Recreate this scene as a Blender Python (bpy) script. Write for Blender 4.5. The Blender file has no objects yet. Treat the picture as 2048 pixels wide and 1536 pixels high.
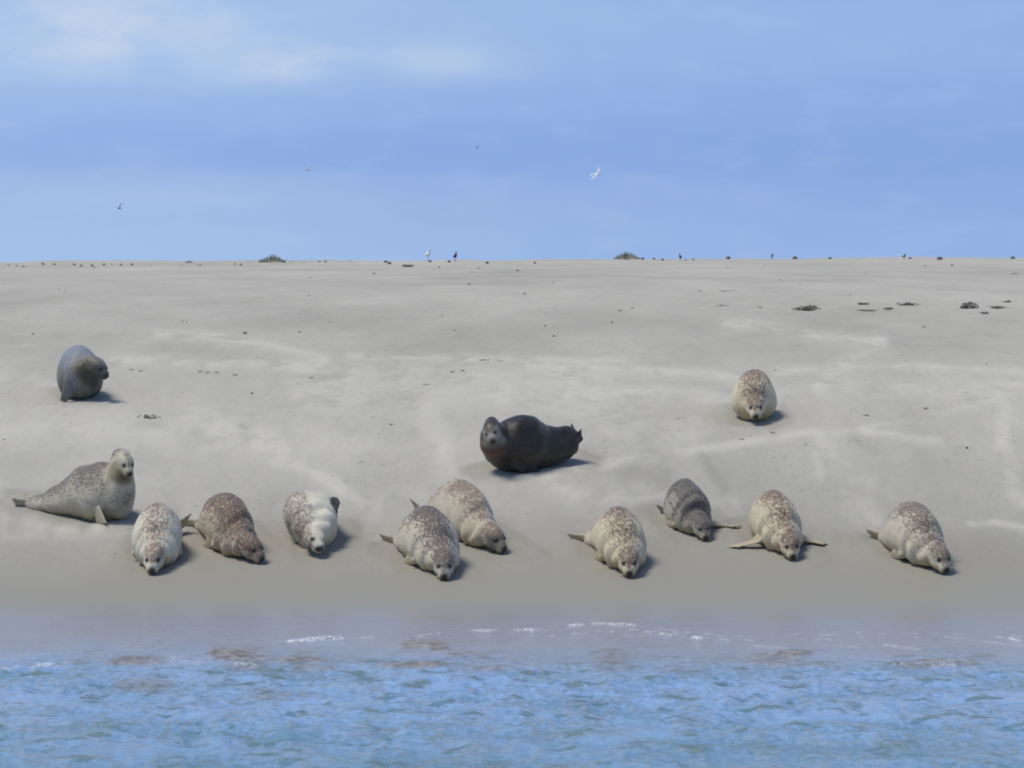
import bpy, bmesh, math, random
import numpy as np
from mathutils import Vector, Matrix

R = math.radians
sc = bpy.context.scene
C = sc.collection
random.seed(7)
rng = np.random.default_rng(7)

# ------------------------------------------------------------------ camera
EYE = 2.55            # eye height above the water, on the deck of a boat
F = 8250.0            # focal length in pixels of the 2048 px wide photograph
YH = 560.0
PITCH = math.atan((768.0 - YH) / F)
cam_d = bpy.data.cameras.new('camera')
cam_d.sensor_width = 36.0
cam_d.lens = 36.0 * F / 2048.0
cam_d.clip_start = 0.5
cam_d.clip_end = 9000.0
cam = bpy.data.objects.new('camera', cam_d)
C.objects.link(cam)
cam.location = (0, 0, EYE)
cam.rotation_euler = (math.pi / 2 - PITCH, 0, 0)
sc.camera = cam
FWD = np.array([0, math.cos(PITCH), -math.sin(PITCH)])
UPV = np.array([0, math.sin(PITCH), math.cos(PITCH)])

# ------------------------------------------------------------------ render look
sc.render.engine = 'CYCLES'
sc.view_settings.view_transform = 'Standard'
sc.view_settings.look = 'None'
sc.view_settings.exposure = 0.0
sc.view_settings.gamma = 1.0
sc.cycles.filter_width = 1.9

# ------------------------------------------------------------------ sun
SUN_EL, SUN_AZ = 66.0, -102.0      # degrees; azimuth from +Y, negative is to the left
sun_d = bpy.data.lights.new('sun', 'SUN')
sun_d.energy = 3.05
sun_d.angle = R(20.0)
sun_d.color = (1.0, 0.94, 0.84)
sun = bpy.data.objects.new('sun', sun_d)
C.objects.link(sun)
sd = Vector((math.cos(R(SUN_EL)) * math.sin(R(SUN_AZ)), math.cos(R(SUN_EL)) * math.cos(R(SUN_AZ)), math.sin(R(SUN_EL))))
sun.rotation_euler = sd.to_track_quat('Z', 'Y').to_euler()

# ------------------------------------------------------------------ node helpers
def s2l(r, g, b):
    f = lambda c: (c / 255 / 12.92) if c / 255 <= 0.04045 else ((c / 255 + 0.055) / 1.055) ** 2.4
    return (f(r), f(g), f(b), 1.0)

class NT:
    def __init__(s, tree):
        s.t = tree; s.n = tree.nodes; s.l = tree.links
        s.n.clear()
    def new(s, typ, **kw):
        n = s.n.new(typ)
        for k, v in kw.items(): setattr(n, k, v)
        return n
    def link(s, a, b): s.l.new(a, b)
    def put(s, sock, v):
        if hasattr(v, 'is_output') or hasattr(v, 'links'): s.link(v, sock)
        else: sock.default_value = v
    def m(s, op, a, b=0.0, c=None, clamp=False):
        n = s.new('ShaderNodeMath', operation=op, use_clamp=clamp)
        s.put(n.inputs[0], a); s.put(n.inputs[1], b)
        if c is not None: s.put(n.inputs[2], c)
        return n.outputs[0]
    def mix(s, f, a, b):
        n = s.new('ShaderNodeMix', data_type='RGBA', clamp_factor=True)
        s.put(n.inputs[0], f); s.put(n.inputs[6], a); s.put(n.inputs[7], b)
        return n.outputs[2]
    def mixf(s, f, a, b):
        n = s.new('ShaderNodeMix', data_type='FLOAT', clamp_factor=True)
        s.put(n.inputs[0], f); s.put(n.inputs[2], a); s.put(n.inputs[3], b)
        return n.outputs[0]
    def smooth(s, v, lo, hi, a=0.0, b=1.0):
        n = s.new('ShaderNodeMapRange', interpolation_type='SMOOTHSTEP')
        s.put(n.inputs[0], v); n.inputs[1].default_value = lo; n.inputs[2].default_value = hi
        n.inputs[3].default_value = a; n.inputs[4].default_value = b
        return n.outputs[0]
    def noise(s, vec, scale, detail=3.0, rough=0.5, lac=2.0, dist=0.0):
        n = s.new('ShaderNodeTexNoise')
        if vec is not None: s.link(vec, n.inputs['Vector'])
        n.inputs['Scale'].default_value = scale; n.inputs['Detail'].default_value = detail
        n.inputs['Roughness'].default_value = rough; n.inputs['Lacunarity'].default_value = lac
        n.inputs['Distortion'].default_value = dist
        return n.outputs[0]
    def xyz(s, x, y, z):
        n = s.new('ShaderNodeCombineXYZ')
        s.put(n.inputs[0], x); s.put(n.inputs[1], y); s.put(n.inputs[2], z)
        return n.outputs[0]
    def attr(s, name):
        return s.new('ShaderNodeAttribute', attribute_name=name).outputs['Fac']
    def scaled(s, vec, k):
        n = s.new('ShaderNodeVectorMath', operation='MULTIPLY')
        s.link(vec, n.inputs[0]); n.inputs[1].default_value = k
        return n.outputs[0]
    def bump(s, h, strength, dist):
        n = s.new('ShaderNodeBump')
        n.inputs['Strength'].default_value = strength; n.inputs['Distance'].default_value = dist
        s.link(h, n.inputs['Height'])
        return n.outputs[0]

# ------------------------------------------------------------------ world: sky with a low bank of soft cloud
w = bpy.data.worlds.new('World'); sc.world = w; w.use_nodes = True
g = NT(w.node_tree)
tc = g.new('ShaderNodeTexCoord').outputs['Generated']
sep = g.new('ShaderNodeSeparateXYZ'); g.link(tc, sep.inputs[0])
az = g.m('ARCTAN2', sep.outputs[0], sep.outputs[1])
el = g.m('ARCSINE', sep.outputs[2])
cvec = g.xyz(az, g.m('MULTIPLY', el, 3.2), 0.37)
n_big = g.noise(cvec, 9.0, 3.0, 0.5)
n_mid = g.noise(cvec, 26.0, 4.0, 0.5)
# the bands of cloud follow the height above the horizon, bent by noise
elw = g.m('ADD', el, g.m('MULTIPLY', g.m('SUBTRACT', n_big, 0.5), 0.011))
elw = g.m('ADD', elw, g.m('MULTIPLY', g.m('SUBTRACT', n_mid, 0.5), 0.005))
ramp = g.new('ShaderNodeValToRGB')
g.link(g.m('MULTIPLY', elw, 10.0), ramp.inputs[0])
cr = ramp.color_ramp; cr.interpolation = 'EASE'
stops = [(0.0, (164, 192, 232)), (0.09, (160, 189, 231)), (0.20, (156, 184, 228)), (0.245, (150, 179, 227)), (0.29, (140, 172, 226)),
         (0.345, (140, 172, 227)), (0.44, (150, 181, 230)), (0.54, (159, 189, 232)), (0.66, (160, 190, 232)), (0.85, (135, 172, 226))]
cr.elements[0].position = stops[0][0]; cr.elements[0].color = s2l(*stops[0][1])
cr.elements[1].position = stops[-1][0]; cr.elements[1].color = s2l(*stops[-1][1])
for p, c in stops[1:-1]:
    e = cr.elements.new(p); e.color = s2l(*c)
col = ramp.outputs[0]
# darker towards the right, paler towards the left
side = g.smooth(az, -0.10, 0.13)
col = g.mix(g.m('MULTIPLY', side, g.smooth(n_big, 0.2, 0.8, 0.35, 0.75)), col, s2l(133, 166, 222))
col = g.mix(g.smooth(az, -0.02, -0.13, 0.0, 0.22), col, s2l(172, 200, 236))
# pale thin cloud, upper left
def gauss(cx, cy, sx, sy):
    dx = g.m('DIVIDE', g.m('SUBTRACT', az, cx), sx); dy = g.m('DIVIDE', g.m('SUBTRACT', el, cy), sy)
    return g.m('EXPONENT', g.m('MULTIPLY', g.m('ADD', g.m('MULTIPLY', dx, dx), g.m('MULTIPLY', dy, dy)), -1.0))
P = lambda u, v: ((u - 1024) / F, (YH - v) / F)
blobs = [(180, 55, 360, 75, 1.3), (60, 100, 170, 30, 0.5), (560, 135, 110, 26, 0.75), (700, 110, 330, 40, 0.6), (900, 130, 90, 28, 0.35), (300, 385, 500, 40, 0.22), (440, 160, 420, 24, 0.25)]
tot = None
for (u, v, su, sv, a) in blobs:
    cx, cy = P(u, v)
    q = g.m('MULTIPLY', gauss(cx, cy, su / F, sv / F), a)
    tot = q if tot is None else g.m('ADD', tot, q)
wisp = g.noise(g.xyz(az, g.m('MULTIPLY', el, 2.2), 2.1), 38.0, 5.0, 0.55)
tot = g.m('MULTIPLY', tot, g.smooth(wisp, 0.28, 0.66, 0.15, 1.0))
col = g.mix(g.m('MULTIPLY', tot, 0.85), col, s2l(192, 209, 233))
fine = g.noise(g.xyz(az, g.m('MULTIPLY', el, 2.5), 5.0), 60.0, 4.0, 0.55)
col = g.mix(g.smooth(fine, 0.45, 0.75, 0.0, 0.16), col, s2l(176, 200, 236))
bg_low = g.new('ShaderNodeBackground'); g.link(col, bg_low.inputs[0]); bg_low.inputs[1].default_value = 1.0
sky = g.new('ShaderNodeTexSky', sky_type='NISHITA', sun_disc=False)
sky.sun_elevation = R(SUN_EL); sky.sun_rotation = R(SUN_AZ)
sky.air_density = 1.0; sky.dust_density = 0.6; sky.ozone_density = 1.5
bg_sky = g.new('ShaderNodeBackground'); g.link(sky.outputs[0], bg_sky.inputs[0]); bg_sky.inputs[1].default_value = 0.12
mx = g.new('ShaderNodeMixShader')
g.link(g.smooth(el, 0.35, 1.0), mx.inputs[0]); g.link(bg_low.outputs[0], mx.inputs[1]); g.link(bg_sky.outputs[0], mx.inputs[2])
wo = g.new('ShaderNodeOutputWorld'); g.link(mx.outputs[0], wo.inputs[0])

# ------------------------------------------------------------------ numeric helpers
def smoothstep(x, a, b):
    t = np.clip((x - a) / (b - a), 0, 1)
    return t * t * (3 - 2 * t)

def vnoise(x, y, seed=0):
    xi = np.floor(x).astype(np.int64); yi = np.floor(y).astype(np.int64)
    xf = x - xi; yf = y - yi
    def h(a, b):
        n = (a * 374761393 + b * 668265263 + seed * 1442695041) & 0xffffffff
        n = ((n ^ (n >> 13)) * 1274126177) & 0xffffffff
        n = (n ^ (n >> 16)) & 0xffffffff
        return n / 4294967295.0
    u = xf * xf * (3 - 2 * xf); v = yf * yf * (3 - 2 * yf)
    return (h(xi, yi) * (1 - u) + h(xi + 1, yi) * u) * (1 - v) + (h(xi, yi + 1) * (1 - u) + h(xi + 1, yi + 1) * u) * v

def fbm(x, y, seed=0, octs=4, gain=0.5):
    a = 1.0; s = 0.0; t = 0.0
    for i in range(octs):
        s = s + a * vnoise(x, y, seed + i * 17); t += a
        x = x * 2.03 + 11.3; y = y * 2.03 + 7.1; a *= gain
    return s / t

# height of the bank along the line of sight
_P = np.array([(-600, -5), (-60, -2.2), (0, -1.3), (15, -.75), (24, -.28), (27.3, -.10), (29.5, -.03), (31, .0), (32, .07), (33, .19), (35.2, .63), (38, 1.237),
               (41, 1.62), (45, 1.97), (52, 2.26), (60, 2.45), (80, 2.70), (100, 2.88), (125, 3.11), (140, 3.22), (150, 3.23), (200, 2.6), (400, -1.2), (1500, -3), (6000, -8)], float)
def pchip(X, Y, x):
    h = np.diff(X); d = np.diff(Y) / h
    m = np.zeros_like(X)
    for i in range(1, len(X) - 1):
        if d[i - 1] * d[i] > 0:
            w1 = 2 * h[i] + h[i - 1]; w2 = h[i] + 2 * h[i - 1]
            m[i] = (w1 + w2) / (w1 / d[i - 1] + w2 / d[i])
    m[0] = d[0]; m[-1] = d[-1]
    k = np.clip(np.searchsorted(X, x) - 1, 0, len(X) - 2)
    t = (x - X[k]) / h[k]
    return ((1 + 2 * t) * (1 - t) ** 2) * Y[k] + t * (1 - t) ** 2 * h[k] * m[k] + t * t * (3 - 2 * t) * Y[k + 1] + t * t * (t - 1) * h[k] * m[k + 1]
_ty = np.concatenate([np.arange(-600, 10, 5.0), np.arange(10, 70, .05), np.arange(70, 6000, 2.0)])
_tz = pchip(_P[:, 0], _P[:, 1], _ty)

def ground(x, y):
    x = np.asarray(x, float); y = np.asarray(y, float)
    z = np.interp(y, _ty, _tz)
    far = smoothstep(y, 70, 130)
    z = z + far * np.clip(x, -30, 30) * 0.0038
    z = z + far * ((fbm(x * .22 + 3, y * .03, 5, 3) - .5) * .14 + (fbm(x * 1.3, y * .15, 6, 3) - .5) * .09)
    # broad soft swells over the bank
    mid = smoothstep(y, 31.5, 34.5) * (1 - far)
    z = z + mid * (fbm(x * .35, y * .16, 9, 2) - .5) * .05
    # the water's edge wanders
    edge = np.exp(-((y - 30.0) / 2.2) ** 2)
    z = z + edge * (-.018 * np.clip(-x / 4.0, -.6, 1.0) + (fbm(x * .5, y * .3, 21, 2) - .5) * .016)
    return z

def to_px(x, y, z):
    d = np.stack([x, y, z - EYE], -1)
    dep = d @ FWD
    return 1024 + F * d[..., 0] / dep, 768 - F * (d @ UPV) / dep

def at(u, v, lo=22.0):
    """point of the bank seen at photograph pixel (u, v)"""
    d = FWD * F + np.array([1, 0, 0]) * (u - 1024) + UPV * (768 - v)
    d = d / d[1]
    ys = np.arange(lo, 155, .02)
    x = d[0] * ys; z = EYE + d[2] * ys
    s = z - ground(x, ys)
    k = np.argmax(s <= 0) if (s <= 0).any() else int(np.argmin(s))
    return Vector((float(x[k]), float(ys[k]), float(ground(x[k], ys[k]))))

def mesh_obj(name, verts, faces, mats, parent=None, smooth=True):
    me = bpy.data.meshes.new(name)
    me.from_pydata([tuple(v) for v in verts], [], [tuple(f) for f in faces])
    if smooth: me.polygons.foreach_set('use_smooth', [True] * len(me.polygons))
    for m_ in (mats if isinstance(mats, (list, tuple)) else [mats]): me.materials.append(m_)
    o = bpy.data.objects.new(name, me); C.objects.link(o)
    if parent: o.parent = parent
    return o

def grid_obj(name, X, Y, Z, mat, attrs):
    ny, nx = X.shape
    co = np.stack([X, Y, Z], -1).reshape(-1, 3).astype(np.float32)
    i = np.arange(nx * ny).reshape(ny, nx)
    q = np.stack([i[:-1, :-1], i[:-1, 1:], i[1:, 1:], i[1:, :-1]], -1).reshape(-1, 4).astype(np.int32)
    me = bpy.data.meshes.new(name)
    me.vertices.add(len(co)); me.vertices.foreach_set('co', co.ravel())
    me.loops.add(q.size); me.loops.foreach_set('vertex_index', q.ravel())
    me.polygons.add(len(q)); me.polygons.foreach_set('loop_start', np.arange(0, q.size, 4, dtype=np.int32))
    me.polygons.foreach_set('use_smooth', np.ones(len(q), bool))
    me.update(calc_edges=True)
    for k, a in attrs.items():
        at_ = me.attributes.new(k, 'FLOAT', 'POINT'); at_.data.foreach_set('value', a.astype(np.float32).ravel())
    me.materials.append(mat)
    o = bpy.data.objects.new(name, me); C.objects.link(o)
    return o

def tag(o, label=None, cat=None, group=None, kind=None):
    if label: o['label'] = label
    if cat: o['category'] = cat
    if group: o['group'] = group
    if kind: o['kind'] = kind
    return o

def simple_mat(name, col, rough=0.8, spec=0.3, noise=None):
    m_ = bpy.data.materials.new(name); m_.use_nodes = True
    t = NT(m_.node_tree)
    b = t.new('ShaderNodeBsdfPrincipled'); o = t.new('ShaderNodeOutputMaterial'); t.link(b.outputs[0], o.inputs[0])
    b.inputs['Roughness'].default_value = rough; b.inputs['Specular IOR Level'].default_value = spec
    if noise:
        sca, col2 = noise
        tcn = t.new('ShaderNodeTexCoord').outputs['Object']
        c = t.mix(t.smooth(t.noise(tcn, sca, 3), .35, .65), (*col, 1), (*col2, 1)); t.link(c, b.inputs['Base Color'])
    else: b.inputs['Base Color'].default_value = (*col, 1)
    return m_

# ------------------------------------------------------------------ sand bank
def sand_material():
    m_ = bpy.data.materials.new('sand'); m_.use_nodes = True
    t = NT(m_.node_tree)
    b = t.new('ShaderNodeBsdfPrincipled'); o = t.new('ShaderNodeOutputMaterial'); t.link(b.outputs[0], o.inputs[0])
    tcn = t.new('ShaderNodeTexCoord').outputs['Object']
    dry = t.attr('dry'); wet = t.attr('wet'); film = t.attr('film')
    v1 = t.scaled(tcn, (1.0, 0.45, 1.0))
    n1 = t.noise(v1, 2.6, 5, .55); n2 = t.noise(v1, 11.0, 4, .6); n3 = t.noise(tcn, 240.0, 2, .6); n4 = t.noise(v1, 34.0, 3, .6)
    f = t.m('ADD', dry, t.m('MULTIPLY', t.m('SUBTRACT', n1, .5), .30))
    f = t.m('ADD', f, t.m('MULTIPLY', t.m('SUBTRACT', n2, .5), .24))
    f = t.m('ADD', f, t.m('MULTIPLY', t.m('SUBTRACT', n4, .5), .16), clamp=True)
    c = t.mix(f, (.288, .272, .230, 1), (.492, .465, .402, 1))
    c = t.mix(t.smooth(n3, .3, .7, 0, .16), c, (.16, .15, .14, 1))
    sc_ = t.m('MULTIPLY', t.smooth(t.noise(t.scaled(tcn, (1, .5, 1)), 16.0, 4, .65), .56, .68), t.smooth(t.noise(t.scaled(tcn, (1, .6, 1)), 1.3, 3, .6), .42, .62))
    c = t.mix(t.m('MULTIPLY', sc_, .42), c, (.20, .185, .165, 1))
    c = t.mix(wet, c, (.264, .246, .203, 1))
    c = t.mix(t.m('MULTIPLY', film, .5), c, (.25, .23, .21, 1))
    t.link(c, b.inputs['Base Color'])
    t.link(t.mixf(film, t.mixf(wet, .95, .62), .30), b.inputs['Roughness'])
    t.link(t.mixf(film, t.mixf(wet, .12, .30), .55), b.inputs['Specular IOR Level'])
    h = t.m('ADD', t.m('MULTIPLY', n4, .35), t.m('MULTIPLY', n3, .15))
    h = t.m('MULTIPLY', t.m('ADD', h, t.m('MULTIPLY', n2, .7)), t.m('SUBTRACT', 1.0, t.m('MULTIPLY', wet, .85)))
    t.link(t.bump(h, .45, .018), b.inputs['Normal'])
    return m_

xs = np.concatenate([-np.geomspace(4500, 7.2, 60), np.arange(-7, 7.001, .034), np.geomspace(7.2, 4500, 60)])
xs = np.concatenate([-np.geomspace(4500, 26, 26), np.arange(-25.5, -7, .3), np.arange(-7, 7.001, .036), np.arange(7.3, 25.6, .3), np.geomspace(26, 4500, 26)])
ys = np.concatenate([np.linspace(-600, 0, 14), np.linspace(4, 25, 20), np.arange(25.5, 29, .12), np.arange(29, 46, .036), np.arange(46, 60, .09), np.arange(60, 156, .6), np.geomspace(158, 6000, 30)])
X, Y = np.meshgrid(xs, ys)
Z = ground(X, Y)
U, V = to_px(X, np.maximum(Y, 5), Z)
# drier, paler streaks of blown sand and the drag marks of seals
STREAKS = [  # polyline in photograph pixels, half width in px, strength
    ([(320, 668), (420, 672), (480, 682), (560, 697), (650, 716)], 9, .55),
    ([(550, 925), (620, 938), (670, 965), (685, 980)], 8, .55), ([(640, 955), (700, 990), (745, 1020)], 14, .5),
    ([(1150, 936), (1290, 915), (1400, 900), (1500, 885), (1620, 866), (1700, 862), (1800, 872), (1960, 895)], 7, .55),
    ([(1700, 862), (1850, 835), (2000, 800)], 5, .35),
    ([(1455, 648), (1545, 652), (1600, 668), (1680, 678), (1765, 684)], 9, .5),
    ([(1765, 684), (1720, 712), (1670, 735), (1640, 770)], 12, .35), ([(1640, 870), (1634, 910), (1640, 950)], 9, .4),
    ([(1650, 880), (1680, 930), (1740, 960)], 10, .35), ([(2005, 780), (2010, 870), (2000, 920), (2030, 990), (2048, 1010)], 16, .55),
    ([(1940, 1050), (1980, 1044), (2060, 1060)], 7, .8), ([(1690, 985), (1730, 1010), (1760, 1040)], 18, .35),
    ([(1095, 955), (1140, 985), (1180, 1000), (1240, 990)], 20, .5), ([(1270, 1004), (1330, 990)], 8, .5), ([(1400, 1005), (1470, 1003)], 7, .4),
    ([(870, 830), (895, 900), (890, 945)], 22, .35), ([(700, 712), (900, 718), (1100, 721), (1250, 724)], 6, .45),
    ([(1060, 735), (1250, 742), (1420, 748), (1480, 760)], 9, .5), ([(600, 752), (760, 760), (960, 752), (1200, 770)], 26, .40),
    ([(1150, 790), (1300, 780), (1480, 800)], 12, .4), ([(600, 800), (800, 812), (1000, 790)], 22, .3),
    ([(1560, 745), (1750, 730), (1880, 736), (2060, 744)], 7, .4), ([(1550, 800), (1700, 770), (1850, 780), (2060, 770)], 16, .3),
    ([(0, 760), (120, 770)], 18, .3), ([(0, 862), (150, 855), (330, 870)], 30, .3), ([(230, 720), (420, 725), (640, 735)], 10, .4),
    ([(380, 830), (470, 860), (560, 900)], 20, .35), ([(420, 880), (640, 890), (860, 900)], 35, .22),
    ([(0, 970), (10, 1075), (120, 1070), (240, 1045)], 14, .35), ([(60, 1052), (160, 1062), (250, 1060)], 12, .45),
    ([(1010, 800), (1180, 830), (1400, 850)], 25, .22), ([(1180, 860), (1380, 868)], 14, .22)]
HOLLOWS = [([(1405, 905), (1430, 950), (1450, 975)], 14, .35), ([(1710, 880), (1750, 905)], 12, .3), ([(1260, 940), (1330, 960), (1320, 985)], 22, .30),
           ([(330, 690), (420, 705), (560, 718)], 12, .16), ([(280, 850), (330, 855)], 10, .3), ([(1100, 840), (1240, 850)], 10, .12), ([(0, 930), (200, 900), (360, 930)], 20, .12)]
def seg_dist(pl):
    best = np.full(U.shape, 1e9)
    for (a, b) in zip(pl[:-1], pl[1:]):
        ax, ay = a; bx, by = b
        dx, dy = bx - ax, (by - ay)
        t = np.clip(((U - ax) * dx + (V - ay) * dy) / (dx * dx + dy * dy), 0, 1)
        best = np.minimum(best, np.hypot(U - ax - t * dx, (V - ay - t * dy)))
    return best
n_a = fbm(X * 1.1, Y * .32, 31, 4); n_b = fbm(X * 4.2, Y * 1.2, 37, 4); n_c = fbm(X * .25, Y * .11, 43, 3)
n_v = fbm(X * .8, Y * .06, 47, 3); n_d = fbm(X * 7, Y * 3.4, 53, 3)
level = np.interp(V, [515, 560, 700, 735, 800, 900, 960, 1030, 1085, 1150, 1240], [.62, .56, .52, .58, .66, .64, .52, .34, .15, .05, .0])
dry = level + (n_a - .5) * .55 + (n_c - .5) * .5
dry = dry * 1.0
relief = np.zeros_like(dry)
for pl, wd, st in STREAKS:
    d = (seg_dist(pl) + (n_a - .5) * wd * 1.6) / (wd * 1.25)
    k = np.exp(-(d * (.6 + .8 * n_b)) ** 2) * smoothstep(n_b * .6 + n_d * .4, .27, .58)
    dry += st * k * .85; relief += st * k * .010
for pl, wd, st in HOLLOWS:
    d = seg_dist(pl) / wd; k = np.exp(-(d * (.75 + .6 * n_b)) ** 2)
    dry -= st * k * .8; relief -= st * k * .012
near = smoothstep(Y, 32.2, 34.5) * (1 - smoothstep(Y, 60, 90))
relief += near * ((n_b - .5) * .022 + (n_d - .5) * .012 + (n_a - .5) * .03)
wet = 1 - smoothstep(Z + (n_a - .5) * .09 + (n_c - .5) * .10, .10, .34)
film = 1 - smoothstep(Z + (n_a - .5) * .03, -.01, .085)
# every resting seal presses a hollow with a low uneven rim and leaves a short drag mark up the slope
for (u, v, hd_, ln) in [(163, 803, -80, .7), (1510, 845, -91, .8), (985, 946, -148, .8), (246, 1043, -31, 1.2), (308, 1148, -87, 1.1), (520, 1127, -71, 1.1), (646, 1115, -86, 1.0), (888, 1160, -70, 1.1),
                        (1006, 1107, -66, 1.1), (1258, 1155, -81, 1.1), (1408, 1080, -76, .9), (1583, 1120, -77, 1.1), (1886, 1148, -73, 1.1)]:
    p_ = at(u, v); hx, hy = math.cos(R(hd_)), math.sin(R(hd_))
    rx, ry = X - p_.x, Y - p_.y
    al = -(rx * hx + ry * hy); la = np.abs(-rx * hy + ry * hx)
    dd_ = np.hypot(np.maximum(np.maximum(-al, al - ln), 0), la)
    rim = np.exp(-((dd_ - .27 - (n_b - .5) * .10) / .055) ** 2) * (.3 + 1.2 * n_a)
    relief = relief + rim * .013 * near
    dry = dry - .30 * (1 - smoothstep(dd_ + (n_b - .5) * .15, .22, .42))  # darker sand close round each body
    drag = (1 - smoothstep(np.abs(la + (n_a - .5) * .2), .10, .24)) * smoothstep(al, ln * .8, ln + .1) * (1 - smoothstep(al, ln + .5, ln + 1.6))
    relief = relief - drag * .012; dry = dry + drag * (n_b - .35) * .5
Z = Z + relief * smoothstep(Y, 31.5, 33)
sand = grid_obj('sand', X, Y, Z, sand_material(), {'dry': np.clip(dry, 0, 1.2), 'wet': wet, 'film': film})
tag(sand, kind='structure')

# ------------------------------------------------------------------ sea
def water_material():
    m_ = bpy.data.materials.new('sea_water'); m_.use_nodes = True
    t = NT(m_.node_tree)
    tcn = t.new('ShaderNodeTexCoord').outputs['Object']
    foam = t.attr('foam'); silt = t.attr('silt'); shallow = t.attr('shallow')
    n1 = t.noise(t.scaled(tcn, (1, .42, 1)), 14.0, 4, .62, dist=.3); n2 = t.noise(t.scaled(tcn, (1, .5, 1)), 46.0, 3, .6)
    h = t.m('ADD', t.m('MULTIPLY', n1, 1.0), t.m('MULTIPLY', n2, .34))
    nb = t.new('ShaderNodeBump'); nb.inputs['Distance'].default_value = .045
    t.link(t.mixf(shallow, 1.0, .5), nb.inputs['Strength']); t.link(h, nb.inputs['Height'])
    gl = t.new('ShaderNodeBsdfGlossy'); gl.inputs['Roughness'].default_value = .06; t.link(nb.outputs[0], gl.inputs['Normal'])
    gl.inputs['Color'].default_value = (.92, .96, 1.0, 1)
    big = t.m('ADD', t.m('MULTIPLY', t.noise(tcn, 1.1, 3, .5), .4), t.m('MULTIPLY', t.noise(t.scaled(tcn, (1, .42, 1)), 20.0, 4, .7), .6))
    big = t.smooth(big, .38, .58)
    body = t.mix(big, (.125, .215, .280, 1), (.245, .365, .560, 1))  # light crests and reflected sky blue painted into the water's own colour
    body = t.mix(t.smooth(t.noise(t.scaled(tcn, (.8, .55, 1)), 4.6, 4, .6), .55, .64, 0, .85), body, (.060, .120, .100, 1))  # dark green wave troughs painted in as patches
    sy = t.new('ShaderNodeSeparateXYZ'); t.link(tcn, sy.inputs[0])
    body = t.mix(t.smooth(sy.outputs[1], 21.0, 25.5, .38, 0), body, (.085, .175, .165, 1))
    body = t.mix(shallow, body, (.46, .445, .50, 1))
    strk = t.smooth(t.noise(t.scaled(tcn, (.5, 1.6, 1)), 9.0, 4, .6), .28, .52)
    silt = t.m('MULTIPLY', silt, strk)
    body = t.mix(silt, body, t.mix(t.smooth(n1, .4, .62), (.145, .125, .10, 1), (.29, .258, .235, 1)))
    df = t.new('ShaderNodeBsdfDiffuse'); t.link(body, df.inputs[0])
    tr = t.new('ShaderNodeBsdfTransparent'); tr.inputs[0].default_value = (.96, .96, .95, 1)
    m1 = t.new('ShaderNodeMixShader'); t.link(t.m('MULTIPLY', t.m('MULTIPLY', shallow, .5), t.m('SUBTRACT', 1.0, silt), clamp=True), m1.inputs[0]); t.link(df.outputs[0], m1.inputs[1]); t.link(tr.outputs[0], m1.inputs[2])
    fr = t.new('ShaderNodeFresnel'); fr.inputs[0].default_value = 1.34; t.link(nb.outputs[0], fr.inputs[1])
    ff = t.m('MULTIPLY', fr.outputs[0], t.mixf(silt, 1.0, .35), clamp=True)
    m2 = t.new('ShaderNodeMixShader'); t.link(ff, m2.inputs[0]); t.link(m1.outputs[0], m2.inputs[1]); t.link(gl.outputs[0], m2.inputs[2])
    fd = t.new('ShaderNodeBsdfDiffuse'); fd.inputs[0].default_value = (.86, .87, .88, 1)
    brk = t.smooth(t.noise(t.scaled(tcn, (1.0, .55, 1)), 46.0, 3, .65), .46, .60)
    m3 = t.new('ShaderNodeMixShader'); t.link(t.m('MULTIPLY', foam, brk, clamp=True), m3.inputs[0]); t.link(m2.outputs[0], m3.inputs[1]); t.link(fd.outputs[0], m3.inputs[2])
    o = t.new('ShaderNodeOutputMaterial'); t.link(m3.outputs[0], o.inputs[0])
    return m_

xs = np.concatenate([-np.geomspace(4500, 9, 40), np.arange(-8.7, -4.7, .25), np.arange(-4.5, 4.501, .020), np.arange(4.7, 8.8, .25), np.geomspace(9, 4500, 40)])
ys = np.concatenate([-np.geomspace(4500, 10, 20), np.arange(-8, 20, .35), np.arange(20.2, 32.2, .030), np.geomspace(34, 6000, 40)])
X, Y = np.meshgrid(xs, ys)
g0 = ground(X, Y)
depth = -g0
calm = .12 + .88 * smoothstep(depth, .008, .20)
fine_m = (smoothstep(np.abs(X), 9, 5) if False else (1 - smoothstep(np.abs(X), 5, 12))) * smoothstep(Y, 12, 20)
def ridged(a): return 1 - np.abs(2 * a - 1)
wx = X + .25 * fbm(X * .7, Y * .7, 61, 2); wy = Y + .25 * fbm(X * .7 + 9, Y * .7, 67, 2)
n_l = fbm(wx * 1.3, wy * 1.1, 71, 2)
n_s = ridged(vnoise(wx * 3.2, wy * 1.5, 73)); n_t = ridged(vnoise(wx * 7 + 3, wy * 3.0, 79)); n_u = vnoise(wx * 14, wy * 6, 83)
wave = (n_l - .5) * .032 + (n_s - .5) * .024 + (n_t - .5) * .022 + (n_u - .5) * .012
patch = .55 + .9 * fbm(X * .5, Y * .35, 89, 2)
Zw = wave * calm * fine_m * patch + (1 - fine_m) * (vnoise(X * .7, Y * .7, 90) - .5) * .06 * smoothstep(depth, .0, .3)
U, V = to_px(X, np.maximum(Y, 5), Zw)
silt = np.zeros_like(X); foam = np.zeros_like(X)
nf = fbm(X * 3.5, Y * 1.6, 97, 4); ng = fbm(X * 11, Y * 4, 101, 3)
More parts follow.
